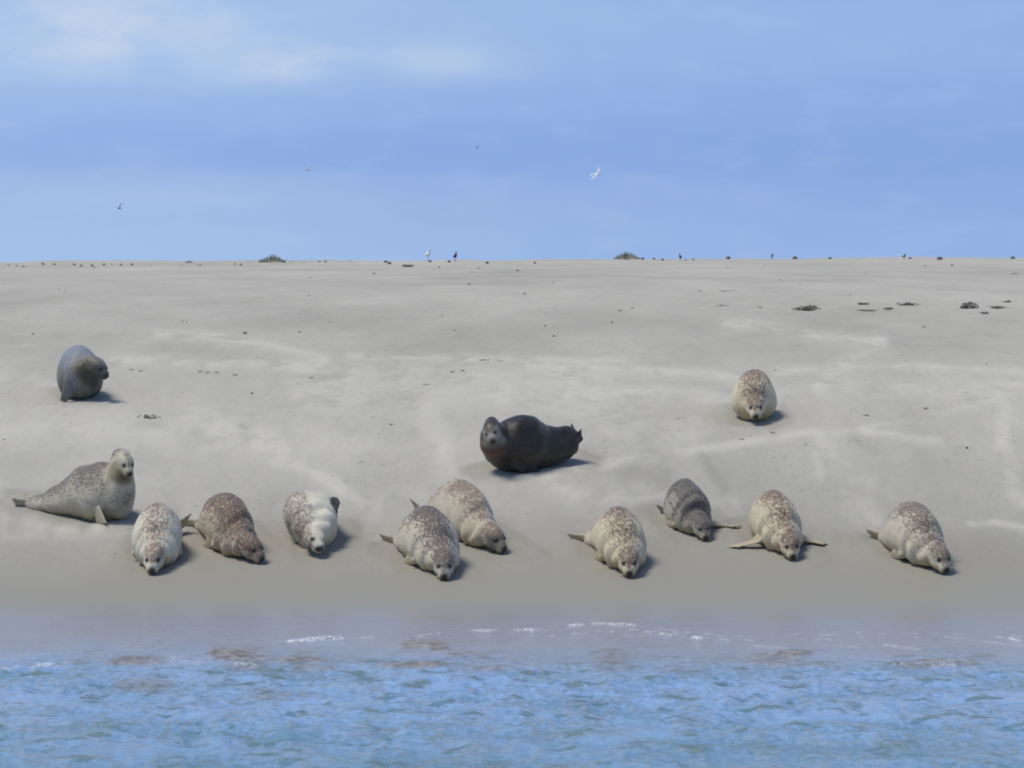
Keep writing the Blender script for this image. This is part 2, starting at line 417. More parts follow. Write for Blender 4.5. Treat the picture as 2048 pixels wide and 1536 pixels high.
SILT = [(300, 1322, 62, 10, .9), (480, 1312, 52, 13, 1.0), (495, 1328, 40, 10, .7), (610, 1320, 52, 6, .9), (625, 1336, 45, 6, .7), (285, 1368, 52, 13, .6), (845, 1290, 52, 11, .95), (878, 1300, 24, 8, 1.0),
        (925, 1308, 50, 5, .7), (845, 1332, 55, 6, .95), (960, 1336, 75, 8, .75), (1228, 1322, 40, 18, .6), (1240, 1270, 45, 14, .4), (1215, 1295, 90, 5, .4), (1440, 1318, 55, 9, .55), (1560, 1322, 60, 12, .75), (1590, 1310, 28, 6, .9),
        (1620, 1330, 60, 6, .6), (1360, 1336, 40, 8, .4), (1870, 1330, 75, 7, .8), (1960, 1320, 90, 8, .4), (1850, 1300, 140, 12, .35), (570, 1392, 55, 8, .45)]
for (u, v, a, b, s_) in SILT:
    d = np.hypot((U - u) / (a * 1.15), (V - v) / (b * 1.2))
    k = smoothstep(1.45 - d + (nf - .5) * 2.0, .0, 1.0) * s_
    silt = np.maximum(silt, k)
    Zw = Zw + k * .010 * fine_m * smoothstep(Y, 26, 27)
FOAM = [([(550, 1288), (600, 1282), (690, 1274)], 4.5, 1.0), ([(0, 1338), (60, 1332), (130, 1328)], 4.5, .75), ([(710, 1274), (745, 1275)], 3, .4), ([(815, 1276), (880, 1268)], 3, .5), ([(945, 1262), (1000, 1261)], 3, .6), ([(1030, 1260), (1080, 1260)], 3, .7),
        ([(1140, 1252), (1200, 1248), (1270, 1252)], 3.5, .7), ([(1290, 1264), (1345, 1270)], 3, .55), ([(1388, 1276), (1400, 1277)], 4, 1.0), ([(1440, 1281), (1455, 1283)], 4, 1.0), ([(1500, 1290), (1590, 1300)], 2.5, .3),
        ([(1770, 1290), (1840, 1300)], 3, .35), ([(2020, 1278), (2040, 1282)], 4, .7), ([(1790, 1330), (1910, 1332)], 3, .6), ([(340, 1318), (400, 1322)], 7, .30), ([(1680, 1292), (1745, 1296)], 3, .3), ([(1860, 1270), (2048, 1292)], 2.5, .25), ([(470, 1330), (515, 1336)], 3, .6)]
def seg_d(pl, vy=1.0):
    best = np.full(U.shape, 1e9)
    for (a, b) in zip(pl[:-1], pl[1:]):
        dx, dy = b[0] - a[0], (b[1] - a[1]) * vy
        t = np.clip(((U - a[0]) * dx + (V - a[1]) * vy * dy) / (dx * dx + dy * dy), 0, 1)
        best = np.minimum(best, np.hypot(U - a[0] - t * dx, (V - a[1]) * vy - t * dy))
    return best
for pl, wd, s_ in FOAM:
    d = seg_d(pl) / (wd * .8)
    k = np.exp(-(d * .9) ** 2)
    foam = np.maximum(foam, s_ * k * smoothstep(ng, .36, .56))
    Zw = Zw + k * .012 * s_ * fine_m
foam = np.maximum(foam, np.exp(-((depth - .022 - (nf - .5) * .02) / .010) ** 2) * smoothstep(fbm(X * 22, Y * 7, 131, 3),   .62, .78) * .5 * smoothstep(Y, 28, 28.6) * smoothstep(X + 1.5 * (nf - .5), -1.2, .6))
shallow = 1 - smoothstep(depth + (nf - .5) * .05, .01, .13)
water = grid_obj('water', X, Y, Zw, water_material(), {'foam': foam, 'silt': np.clip(silt, 0, 1), 'shallow': shallow})
tag(water, kind='structure')

# ------------------------------------------------------------------ seals
def rot_ypr(yaw, pitch, roll):
    """columns: forward, left, up"""
    return np.array(Matrix.Rotation(yaw, 3, 'Z') @ Matrix.Rotation(-pitch, 3, 'Y') @ Matrix.Rotation(roll, 3, 'X'))

class Soup:
    def __init__(s): s.v = []; s.f = []; s.n = 0
    def add(s, v, f):
        s.v.append(np.asarray(v, float)); s.f += [tuple(i + s.n for i in q) for q in f]; s.n += len(v)
    def ellipsoid(s, c, r, M=np.eye(3), nu=16, nv=10):
        vs = []; fs = []
        for j in range(1, nv):
            th = math.pi * j / nv
            for i in range(nu):
                ph = 2 * math.pi * i / nu
                vs.append((math.cos(th) * r[0], math.sin(th) * math.cos(ph) * r[1], math.sin(th) * math.sin(ph) * r[2]))
        vs.append((r[0], 0, 0)); vs.append((-r[0], 0, 0))
        for j in range(nv - 2):
            for i in range(nu):
                a = j * nu + i; b = j * nu + (i + 1) % nu
                fs.append((a, a + nu, b + nu, b))
        t0, t1 = len(vs) - 2, len(vs) - 1
        for i in range(nu):
            fs.append((t0, i, (i + 1) % nu)); k = (nv - 2) * nu
            fs.append((t1, k + (i + 1) % nu, k + i))
        s.add((M @ np.array(vs).T).T + np.asarray(c), fs)
    def tube(s, pts, w, h, up, n=14, pear=0.0):
        """closed loft; w, h half sizes; up: reference direction(s)"""
        pts = np.asarray(pts, float); vs = []; fs = []
        m_ = len(pts)
        T = np.gradient(pts, axis=0); T /= np.linalg.norm(T, axis=1)[:, None]
        up = np.asarray(up, float)
        if up.ndim == 1: up = np.tile(up, (m_, 1))
        for k in range(m_):
            U_ = up[k] - T[k] * (up[k] @ T[k]); U_ /= np.linalg.norm(U_)
            S = np.cross(U_, T[k])
            for i in range(n):
                a = 2 * math.pi * i / n
                y = w[k] * math.cos(a) * (1 - pear * math.sin(a)); z = h[k] * math.sin(a)
                vs.append(pts[k] + S * y + U_ * z)
        for k in range(m_ - 1):
            for i in range(n):
                a = k * n + i; b = k * n + (i + 1) % n
                fs.append((a, b, b + n, a + n))
        fs.append(tuple(range(n))[::-1]); fs.append(tuple((m_ - 1) * n + i for i in range(n)))
        s.add(vs, fs)

def spline(P_, n):
    """Catmull-Rom through rows of P_"""
    P_ = np.asarray(P_, float); k = len(P_)
    Q = np.vstack([2 * P_[0] - P_[1], P_, 2 * P_[-1] - P_[-2]])
    out = []
    for t in np.linspace(0, k - 1, n):
        i = min(int(t), k - 2); u = t - i
        a, b, c, d = Q[i], Q[i + 1], Q[i + 2], Q[i + 3]
        out.append(.5 * ((2 * b) + (c - a) * u + (2 * a - 5 * b + 4 * c - d) * u * u + (3 * b - a - 3 * c + d) * u ** 3))
    return np.array(out)

def fur_material(name, pale, dark, thr=(.60, 1.10), spot=1.0, face=(.045, .036, .032), flip=(.36, .30, .22), rough=.62, belly=None, flipk=.6, fleck=.42, facecol=(.30, .285, .24)):
    m_ = bpy.data.materials.new(name); m_.use_nodes = True
    t = NT(m_.node_tree)
    b = t.new('ShaderNodeBsdfPrincipled'); o = t.new('ShaderNodeOutputMaterial'); t.link(b.outputs[0], o.inputs[0])
    tcn = t.new('ShaderNodeTexCoord').outputs['Object']
    v = t.scaled(tcn, (.5, 1, 1))
    n1 = t.noise(v, 52.0, 3, .66); n2 = t.noise(v, 17.0, 3, .6); n3 = t.noise(v, 120.0, 2, .5); n0 = t.noise(tcn, 4.5, 2, .5)
    d = t.attr('dorsal')
    f = t.m('ADD', d, t.m('MULTIPLY', t.m('SUBTRACT', n1, .5), 1.25 * spot))
    f = t.m('ADD', f, t.m('MULTIPLY', t.m('SUBTRACT', n2, .5), .35 * spot))
    f = t.m('ADD', f, t.m('MULTIPLY', t.m('SUBTRACT', n3, .5), .5 * spot))
    f = t.m('ADD', f, t.m('MULTIPLY', t.m('SUBTRACT', n0, .5), .55))
    f = t.smooth(f, *thr)
    bel = belly if belly else tuple(c * .72 * k for c, k in zip(pale, (1.03, .94, .70)))  # olive belly fur, darkened so underside shade is put into the colour
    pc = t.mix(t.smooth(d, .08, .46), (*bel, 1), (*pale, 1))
    pc = t.mix(t.smooth(n0, .35, .7, 0, .35), pc, (*[c * .72 for c in pale], 1))
    c = t.mix(f, pc, (*dark, 1))
    fl = t.m('MULTIPLY', t.smooth(t.noise(v, 85.0, 2, .5), .54, .68), t.m('MULTIPLY', f, fleck))
    c = t.mix(fl, c, (*[min(.7, k * .9) for k in pale], 1))
    c = t.mix(t.m('MULTIPLY', t.attr('flip'), flipk), c, (*flip, 1))
    c = t.mix(t.attr('chest'), c, (.120, .058, .030, 1))
    c = t.mix(t.attr('facem'), c, (*facecol, 1))
    c = t.mix(t.attr('dark'), c, (*face, 1))
    t.link(c, b.inputs['Base Color'])
    b.inputs['Roughness'].default_value = rough; b.inputs['Specular IOR Level'].default_value = .25
    b.inputs['Sheen Weight'].default_value = .12; b.inputs['Sheen Roughness'].default_value = .5
    t.link(t.bump(t.m('ADD', n3, t.m('MULTIPLY', n1, .8)), .5, .006), b.inputs['Normal'])
    return m_

EYE_M = simple_mat('seal_eye', (.006, .005, .005), .12, .6)
NOSE_M = simple_mat('seal_nose', (.012, .010, .010), .35, .5)

# widths and heights of a resting body, tail root to neck
ST_S = np.array([0, .07, .18, .36, .54, .70, .84, 1.0])
ST_W = np.array([.062, .085, .135, .195, .222, .215, .182, .118])
ST_H = np.array([.052, .072, .112, .190, .232, .210, .152, .100])

def make_seal(label, px, heading, mat, L=1.22, scale=1.0, fat=1.0, hgt=1.0, bends=(0, 0, 0), head=(0, 0, 0), neck_z=None, raise_pts=None,
              tail_up=0.0, roll=0.0, fore=('tuck', 'tuck'), hind=(0, 0), crown=1.0, neck_d=0.0, head_min=0.0, face_pale=0.0, dors=1.0, head_s=1.12, spec=None, twohump=0.0, head_dorsal=.82, tail_len=1.0, rump=0.0, facem=0.0, shoulder=0.0):
    so = Soup()
    # ---- spine in the animal's own frame: x forward, y left, z up, origin under the chest
    n = len(ST_S)
    pts = np.zeros((n, 3)); W = ST_W * fat * scale * .95; H = ST_H * fat * hgt * scale * 1.05
    Ls = L * scale
    # station angle offsets: bends=(tail, waist, neck) turn of the heading there
    W = np.maximum(W, rump * np.array([.75, .9, 1, 1, 1, 1, 1, 0])); H = np.maximum(H, rump * np.array([.7, .85, 1, 1, 1, 1, 1, 0]))
    H = H * (1 + shoulder * np.array([-.3, -.6, -.9, -.7, 0, .8, .8, .3])); W = W * (1 + shoulder * .5 * np.array([0, 0, -.6, -.6, 0, .4, .4, 0]))
    ang = np.interp(ST_S, [0, .25, .6, 1.0], [bends[0], bends[1], 0, bends[2]])
    i0 = 5
    for i in range(i0 + 1, n):
        a = (ang[i] + ang[i - 1]) / 2; d = (ST_S[i] - ST_S[i - 1]) * Ls
        pts[i] = pts[i - 1] + np.array([math.cos(a), math.sin(a), 0]) * d
    for i in range(i0 - 1, -1, -1):
        a = (ang[i] + ang[i + 1]) / 2; d = (ST_S[i + 1] - ST_S[i]) * Ls
        pts[i] = pts[i + 1] - np.array([math.cos(a), math.sin(a), 0]) * d
    pts[:, 2] = H * .92
    pts[:, 2] += tail_up * scale * smoothstep(ST_S, .30, 0.0) if False else tail_up * scale * (1 - smoothstep(ST_S, 0.0, .34))
    pts[-1, 2] = (neck_z or .150) * scale
    if raise_pts is not None:
        # the trunk ends in the chest; the neck rises from inside it
        pts[i0 + 1] = pts[i0] + (pts[i0 + 1] - pts[i0]) * .75; W[i0 + 1] *= .80; H[i0 + 1] *= .88
        pts = pts[:i0 + 2]; W = W[:i0 + 2]; H = H[:i0 + 2]
    A = spline(np.column_stack([pts, W, H]), 40)
    sp, sw, sh = A[:, :3], np.maximum(A[:, 3], .03), np.maximum(A[:, 4], .03)
    if twohump:
        k = np.linspace(0, 1, 40); sh = sh * (1 + twohump * (np.cos(k * 4 * math.pi * 1.1) - .3) * np.exp(-((k - .5) / .25) ** 2))
    upr = np.tile([0, 0, 1.0], (40, 1)); tt0 = np.linspace(0, 1, 40)
    T = np.gradient(sp, axis=0); T /= np.linalg.norm(T, axis=1)[:, None]
    so.tube(sp, sw, sh, upr, 24, pear=.17)
    so.ellipsoid(sp[-1], (sh[-1] * .55, sw[-1] * .97, sh[-1] * .97), rot_ypr(bends[2] * .5, 0, 0), 20, 12)
    if raise_pts is not None:
        c0 = pts[i0]
        nk = np.array([(c0[0] - .06 * scale, c0[1], .17 * scale, W[i0] * .80, H[i0] * .80)] + [(c0[0] + a * scale, c0[1] + b * scale, c * scale, w_ * scale, h_ * scale) for a, b, c, w_, h_ in raise_pts])
        A = spline(nk, 20); np_, nw, nh = A[:, :3], A[:, 3], A[:, 4]
        Tn = np.gradient(np_, axis=0); Tn /= np.linalg.norm(Tn, axis=1)[:, None]
        un_ = np.array([np.array([0, 0, 1.0]) * max(0.0, 1 - abs(q[2])) ** 2 + np.array([-1.0, 0, 0]) * max(.05, q[2]) for q in Tn])
        so.tube(np_, nw, nh, un_, 24)
        sp = np.vstack([sp, np_]); sw = np.concatenate([sw, nw]); sh = np.concatenate([sh, nh]); upr = np.vstack([upr, un_]); T = np.vstack([T, Tn])
        tt0 = np.concatenate([tt0 * .75, np.linspace(.75, 1, 20)])
    # ---- head
    hd = rot_ypr(bends[2] + head[0], head[1], head[2])
    hs = head_s * scale * 1.04
    hc = sp[-1] + hd @ np.array([.055, 0, .012]) * hs
    def HP(p): return hc + hd @ (np.array(p) * hs)
    def he(c, r): so.ellipsoid(HP(c), np.array(r) * hs, hd)
    he((0, 0, .004), (.118, .076, .078))
    he((-.07, 0, -.010), (.10, .082, .082))
    he((.080, 0, -.016), (.085, .050, .048))
    he((.048, .034, .026), (.040, .026, .022)); he((.048, -.034, .026), (.040, .026, .022))
    he((.030, .030, -.026), (.075, .042, .046)); he((.030, -.030, -.026), (.075, .042, .046))
    he((.125, .019, -.030), (.034, .026, .026)); he((.125, -.019, -.030), (.034, .026, .026))
    he((.105, 0, -.052), (.045, .032, .020)); he((.130, 0, -.014), (.030, .020, .020))
    # ---- fore flippers
    fl_pts = []
    def fan(root, tip, wdir, width, r0=.030, tl=(.93, 1.0, .98, .90, .78)):
        root = np.array(root, float); tip = np.array(tip, float); wdir = np.array(wdir, float); wdir /= np.linalg.norm(wdir)
        ax = tip - root; ln = np.linalg.norm(ax); ad = ax / ln
        for q in range(5):
            o_ = (q - 2) / 2 * width
            P0 = root + wdir * o_ * .35; P1 = root + ax * .55 + wdir * o_ * .8; P2 = root + ax * tl[q] + wdir * o_ * 1.15
            seg = spline([P0, P1, P2], 7)
            rr = np.array([r0, r0 * .8, r0 * .62, r0 * .52, r0 * .47, r0 * .42, r0 * .22]) * scale
            nrm = np.cross(ad, wdir)
            so.tube(seg, rr * 1.15, rr * .62, nrm, 8)
            fl_pts.append(seg)
    ch = pts[i0]; cw = W[i0]
    for sgn, mode in ((1, fore[0]), (-1, fore[1])):
        if mode == 'tuck':
            r_ = np.array([ch[0] - .02 * scale, ch[1] + sgn * cw * .84, .070 * scale]); t_ = r_ + np.array([-.18, sgn * .045, -.045]) * scale
            so.tube(spline([r_ + np.array([.09, -sgn * .05, .05]) * scale, r_], 5), [.05 * scale] * 5, [.035 * scale] * 5, (0, 0, 1), 10)
            fan(r_, t_, (.25, 0, 1), .034 * scale, .026)
        elif mode == 'none': pass
        else:                    # explicit tip, width direction
            r_ = np.array(mode[0]) * scale; t_ = np.array(mode[1]) * scale
            so.tube(spline([ch + (r_ - ch) * .45, r_], 5), [.052 * scale] * 5, [.034 * scale] * 5, (0, 0, 1), 10)
            fan(r_, t_, mode[2], mode[3] * scale, .030)
    # ---- hind flippers
    tp = sp[0]; td = -T[0]; ts = np.cross([0, 0, 1.0], td)
    hl = .165 * scale * tail_len
    for sgn in (1, -1):
        r_ = tp + ts * sgn * .018 * scale
        tip = r_ + td * hl * (math.cos(hind[0])) + ts * sgn * .060 * scale + np.array([0, 0, 1.0]) * (hl * math.sin(hind[0]) + .01) + ts * hl * math.sin(hind[1])
        fan(r_, tip, np.array([0, 0, 1.0]) * .9 + ts * sgn * .55 - td * .5 * math.sin(hind[0]), .062 * scale, .036, (1.0, .95, .92, .95, 1.0))
    V_ = np.vstack(so.v)
    # ---- the whole animal may lie on its side
    cz = H[i0] * .92
    def rollf(p, inv=False):
        a = -roll if inv else roll
        p = np.atleast_2d(p); q = p.copy()
        q[:, 1] = (p[:, 1]) * math.cos(a) - (p[:, 2] - cz) * math.sin(a)
        q[:, 2] = (p[:, 1]) * math.sin(a) + (p[:, 2] - cz) * math.cos(a) + cz
        return q
    V_ = rollf(V_)
    me = bpy.data.meshes.new('seal_raw')
    me.from_pydata(V_.tolist(), [], so.f)
    tmp = bpy.data.objects.new('tmp', me); C.objects.link(tmp)
    rm = tmp.modifiers.new('r', 'REMESH'); rm.mode = 'VOXEL'; rm.voxel_size = .0105 * scale; rm.use_smooth_shade = True
    sm = tmp.modifiers.new('s', 'SMOOTH'); sm.factor = .5; sm.iterations = 5 if raise_pts is None else 12
    dg = bpy.context.evaluated_depsgraph_get()
    body = bpy.data.meshes.new_from_object(tmp.evaluated_get(dg))
    C.objects.unlink(tmp); bpy.data.objects.remove(tmp)
    co = np.empty(len(body.vertices) * 3, np.float32); body.vertices.foreach_get('co', co); co = co.reshape(-1, 3).astype(float)
    un = rollf(co, True)
    # ---- coat: computed against the spine
    D = np.linalg.norm(un[:, None, :] - sp[None, :, :], axis=2) / (.5 * (sw + sh))[None, :]; k = D.argmin(1)
    rel = un - sp[k]; Tk = T[k]; Uk = upr[k] - Tk * (upr[k] * Tk).sum(1)[:, None]; Uk /= np.linalg.norm(Uk, axis=1)[:, None]
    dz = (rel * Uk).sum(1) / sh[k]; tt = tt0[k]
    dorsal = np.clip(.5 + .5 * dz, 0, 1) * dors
    dorsal = np.where(k >= 40, np.maximum(dorsal, neck_d), dorsal)
    dorsal = dorsal * (1 - .25 * np.exp(-(tt / .12) ** 2))
    hl_ = (un - hc) @ hd / hs
    hn_ = np.linalg.norm(hl_, axis=1); inhead = smoothstep(hl_[:, 0], -.11, -.02) * (1 - smoothstep(hn_, .13, .21))
    hdz = np.clip(.5 + hl_[:, 2] / .16, 0, 1)
    hcol = np.clip(head_dorsal * smoothstep(hl_[:, 2], -.055, .035) + crown * smoothstep(hl_[:, 2], .03, .075) * (1 - smoothstep(hl_[:, 0], .04, .10)), 0, 1)
    hcol = np.maximum(hcol, head_min)
    hcol = hcol + .35 * np.exp(-(hl_[:, 1] / .018) ** 2) * smoothstep(hl_[:, 2], .0, .03)
    dorsal = dorsal * (1 - inhead) + hcol * inhead
    dark = np.zeros(len(co))
    for s_ in (1, -1):
        e_ = np.array([.088, s_ * .035, .024])
        d_ = np.linalg.norm(hl_ - e_, axis=1)
        dark = np.maximum(dark, .85 * (1 - smoothstep(d_, .012, .027)))
    mz = (1 - smoothstep(np.hypot(hl_[:, 1] / 1.0, (hl_[:, 2] + .030) / 1.4), .014, .038)) * smoothstep(hl_[:, 0], .090, .13)
    dark = np.maximum(dark, mz * .95)
    dark = np.maximum(dark, .75 * smoothstep(-hl_[:, 2], .045, .070) * smoothstep(hl_[:, 0], .03, .09) * inhead)  # dark mouth and chin, the shadow under the chin painted into the coat
    flip = np.zeros(len(co))
    if fl_pts:
        FP = np.vstack(fl_pts); dmin = np.full(len(co), 9.0)
        for p in FP: dmin = np.minimum(dmin, np.linalg.norm(un - p, axis=1))
        flip = 1 - smoothstep(dmin, .022 * scale, .05 * scale)
    chest = np.zeros(len(co))
    if spec == 'redchest':
        chest = smoothstep(tt, .70, .85) * smoothstep(-dz, -.3, .4) * .9 * (1 - inhead * .6)
        dark = dark * .8
    ed_ = np.empty(len(body.edges) * 2, np.int32); body.edges.foreach_get('vertices', ed_); ed_ = ed_.reshape(-1, 2)
    deg = np.bincount(ed_.ravel(), minlength=len(co)).astype(float)
    def relax(a, it):
        for _ in range(it):
            q = np.bincount(ed_[:, 0], a[ed_[:, 1]], len(co)) + np.bincount(ed_[:, 1], a[ed_[:, 0]], len(co))
            a = .4 * a + .6 * q / deg
        return a
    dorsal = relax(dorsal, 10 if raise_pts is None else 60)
    hdn = .5 + .5 * np.clip(hcol * 2 - 1, -1, 1)
    k_ = inhead * smoothstep(hl_[:, 0], -.05, .03)
    dorsal = dorsal * (1 - k_) + hdn * k_
    chest = relax(chest, 30)
    face_a = relax(np.clip(smoothstep(hl_[:, 0], .0, .05) * (1 - smoothstep(hn_, .13, .18)) * (1 - .75 * smoothstep(hl_[:, 2], .03, .06)), 0, 1), 3) * facem
    # low folds of fat across the body
    nz = fbm(un[:, 0] * 7 + 50 + un[:, 2] * 5, un[:, 1] * 7 + 50 - un[:, 2] * 4, int(px[0]), 2) - .5
    fold = np.sin(un[:, 0] / scale * 46 + nz * 5) * .0045 * smoothstep(tt, .55, .72) * (1 - inhead)
    nrm = np.empty(len(co) * 3, np.float32); body.vertices.foreach_get('normal', nrm); nrm = nrm.reshape(-1, 3)
    if raise_pts is None:
        hx_ = hl_[:, 0]; G = lambda c_, s_: np.exp(-((hx_ - c_ + nz * .06) / s_) ** 2)
        fold = fold + (-.011 * G(-.12, .022) + .009 * G(-.175, .030) - .008 * G(-.24, .020) + .005 * G(-.30, .03)) * (hn_ < .5) * scale
    co = co + nrm * (fold + nz * .024 * (1 - inhead) * (1 - flip))[:, None]
    if spec in ('lean', ):
        pass
    co[:, 2] = np.where(co[:, 2] < .03, .03 - .03 * (1 - np.exp((co[:, 2] - .03) / .03)) , co[:, 2])
    body.vertices.foreach_set('co', co.astype(np.float32).ravel())
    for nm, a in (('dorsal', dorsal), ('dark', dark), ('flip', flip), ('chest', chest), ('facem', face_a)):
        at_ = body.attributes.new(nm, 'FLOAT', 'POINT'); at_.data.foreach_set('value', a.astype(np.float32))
    body.materials.clear(); body.materials.append(mat)
    body.polygons.foreach_set('use_smooth', [True] * len(body.polygons)); body.update()
    # ---- place it: the point under the chin goes to the pixel's place on the bank
    chin = rollf(HP((.10, 0, -.05)))[0]
    if raise_pts is not None: chin = np.array([ch[0] + .15 * scale, ch[1], 0])
    N = at(*px)
    h2 = Vector((math.cos(heading), math.sin(heading), 0))
    f_ = 0.9 * scale
    Tg = N - h2 * f_
    Tg = Vector((Tg.x, Tg.y, float(ground(Tg.x, Tg.y))))
    N = Vector((N.x, N.y, float(ground(N.x, N.y))))
    ax = (N - Tg).normalized()
    l2 = Vector((-h2.y, h2.x, 0))
    La = N + l2 * .3; Lb = N - l2 * .3
    ly = Vector((La.x, La.y, float(ground(La.x, La.y)))) - Vector((Lb.x, Lb.y, float(ground(Lb.x, Lb.y))))
    up = ax.cross(ly.normalized()).normalized(); ly = up.cross(ax).normalized()
    M3 = Matrix((ax, ly, up)).transposed()
    org = N - M3 @ Vector((chin[0], chin[1], 0)) - up * .022
    root = bpy.data.objects.new('seal', None); C.objects.link(root)
    root.empty_display_size = .2
    root.matrix_world = Matrix.Translation(org) @ M3.to_4x4()
    tag(root, label, 'seal', 'seals hauled out on the sand bank')
    bo = bpy.data.objects.new('body', body); C.objects.link(bo); bo.parent = root
    RX = np.array([[1, 0, 0], [0, math.cos(roll), -math.sin(roll)], [0, math.sin(roll), math.cos(roll)]])
    for s_ in (1, -1):
        e = Soup(); e.ellipsoid(rollf(HP((.086, s_ * .0345, .023)))[0], np.array([.0165, .0145, .0155]) * hs, RX @ hd, 14, 8)
        mesh_obj('eye', np.vstack(e.v), e.f, EYE_M, root)
    e = Soup(); e.ellipsoid(rollf(HP((.152, 0, -.012)))[0], np.array([.014, .017, .012]) * hs, RX @ hd, 14, 8)
    e.ellipsoid(rollf(HP((.150, .008, -.018)))[0], np.array([.013, .008, .010]) * hs, RX @ hd, 10, 6)
    e.ellipsoid(rollf(HP((.150, -.008, -.018)))[0], np.array([.013, .008, .010]) * hs, RX @ hd, 10, 6)
    mesh_obj('nose', np.vstack(e.v), e.f, NOSE_M, root)
    return root

CREAM = (.56, .49, .335); BROWN = (.145, .092, .066)
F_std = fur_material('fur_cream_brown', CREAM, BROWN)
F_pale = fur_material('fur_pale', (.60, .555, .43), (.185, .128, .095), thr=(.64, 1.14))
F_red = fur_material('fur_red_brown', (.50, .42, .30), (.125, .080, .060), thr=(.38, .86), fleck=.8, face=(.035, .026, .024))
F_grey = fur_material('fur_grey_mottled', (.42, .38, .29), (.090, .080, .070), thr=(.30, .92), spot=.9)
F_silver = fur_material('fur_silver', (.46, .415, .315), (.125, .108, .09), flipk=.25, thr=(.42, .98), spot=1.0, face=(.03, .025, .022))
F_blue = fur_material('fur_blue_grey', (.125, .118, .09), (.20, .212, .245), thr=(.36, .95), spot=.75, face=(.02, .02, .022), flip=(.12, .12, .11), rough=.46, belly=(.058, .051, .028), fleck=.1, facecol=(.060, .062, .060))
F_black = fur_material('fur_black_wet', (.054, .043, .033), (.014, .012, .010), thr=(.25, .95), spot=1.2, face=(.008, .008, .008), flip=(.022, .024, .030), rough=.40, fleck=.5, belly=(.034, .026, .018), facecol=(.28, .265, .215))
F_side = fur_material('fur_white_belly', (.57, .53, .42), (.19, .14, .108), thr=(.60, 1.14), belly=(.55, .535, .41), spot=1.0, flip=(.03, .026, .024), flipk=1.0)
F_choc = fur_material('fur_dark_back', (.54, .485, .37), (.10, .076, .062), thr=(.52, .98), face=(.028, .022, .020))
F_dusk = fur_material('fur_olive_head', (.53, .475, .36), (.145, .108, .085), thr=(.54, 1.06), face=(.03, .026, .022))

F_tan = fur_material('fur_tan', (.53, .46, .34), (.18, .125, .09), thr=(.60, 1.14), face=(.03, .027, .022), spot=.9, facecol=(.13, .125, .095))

d = R
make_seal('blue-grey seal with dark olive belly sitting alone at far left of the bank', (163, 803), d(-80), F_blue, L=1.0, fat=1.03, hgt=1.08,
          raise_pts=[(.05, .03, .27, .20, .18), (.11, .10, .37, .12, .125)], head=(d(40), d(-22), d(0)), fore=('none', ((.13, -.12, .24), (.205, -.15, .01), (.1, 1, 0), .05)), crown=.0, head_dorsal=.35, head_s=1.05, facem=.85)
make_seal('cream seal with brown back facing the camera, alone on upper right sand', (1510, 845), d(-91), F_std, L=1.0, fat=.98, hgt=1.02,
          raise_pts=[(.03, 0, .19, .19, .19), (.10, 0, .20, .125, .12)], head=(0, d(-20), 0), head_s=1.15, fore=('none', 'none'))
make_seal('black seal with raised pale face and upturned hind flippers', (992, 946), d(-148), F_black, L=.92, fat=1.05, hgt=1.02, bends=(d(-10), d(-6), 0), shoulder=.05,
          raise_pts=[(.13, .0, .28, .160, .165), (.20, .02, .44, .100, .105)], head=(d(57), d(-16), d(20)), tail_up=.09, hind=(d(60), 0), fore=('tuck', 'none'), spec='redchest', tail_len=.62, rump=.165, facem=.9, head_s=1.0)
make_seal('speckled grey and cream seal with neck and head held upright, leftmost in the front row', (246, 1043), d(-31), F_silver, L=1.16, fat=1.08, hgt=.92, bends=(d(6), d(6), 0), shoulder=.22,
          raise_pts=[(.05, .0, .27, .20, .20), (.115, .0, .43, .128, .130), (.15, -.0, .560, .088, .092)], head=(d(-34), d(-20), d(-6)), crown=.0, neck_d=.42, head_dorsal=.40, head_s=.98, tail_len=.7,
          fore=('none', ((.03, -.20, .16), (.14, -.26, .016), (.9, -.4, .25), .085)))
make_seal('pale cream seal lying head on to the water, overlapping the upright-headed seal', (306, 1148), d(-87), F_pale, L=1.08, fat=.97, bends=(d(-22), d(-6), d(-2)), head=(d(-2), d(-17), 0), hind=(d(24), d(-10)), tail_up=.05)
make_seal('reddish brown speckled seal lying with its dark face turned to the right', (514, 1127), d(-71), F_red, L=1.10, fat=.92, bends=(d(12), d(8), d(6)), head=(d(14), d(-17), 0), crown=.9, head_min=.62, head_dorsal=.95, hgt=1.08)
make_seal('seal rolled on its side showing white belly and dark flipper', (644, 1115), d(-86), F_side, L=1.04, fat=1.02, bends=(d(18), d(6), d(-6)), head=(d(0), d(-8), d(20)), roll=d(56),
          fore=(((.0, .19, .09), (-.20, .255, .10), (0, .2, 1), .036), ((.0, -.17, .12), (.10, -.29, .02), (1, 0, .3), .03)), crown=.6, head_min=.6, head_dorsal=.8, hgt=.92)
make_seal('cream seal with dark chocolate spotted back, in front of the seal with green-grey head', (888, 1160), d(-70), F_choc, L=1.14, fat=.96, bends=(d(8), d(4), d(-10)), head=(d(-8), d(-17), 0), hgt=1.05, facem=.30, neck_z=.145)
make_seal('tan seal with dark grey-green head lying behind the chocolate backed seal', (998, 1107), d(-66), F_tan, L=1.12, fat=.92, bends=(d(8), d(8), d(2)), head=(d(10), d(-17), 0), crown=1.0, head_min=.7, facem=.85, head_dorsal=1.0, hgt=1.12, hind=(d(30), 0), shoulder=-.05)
make_seal('cream seal with brown spotted saddle, its tail stretched out to the left', (1258, 1155), d(-81), F_std, L=1.10, fat=.92, bends=(d(32), d(12), d(-4)), head=(d(-4), d(-17), 0), hgt=1.04)
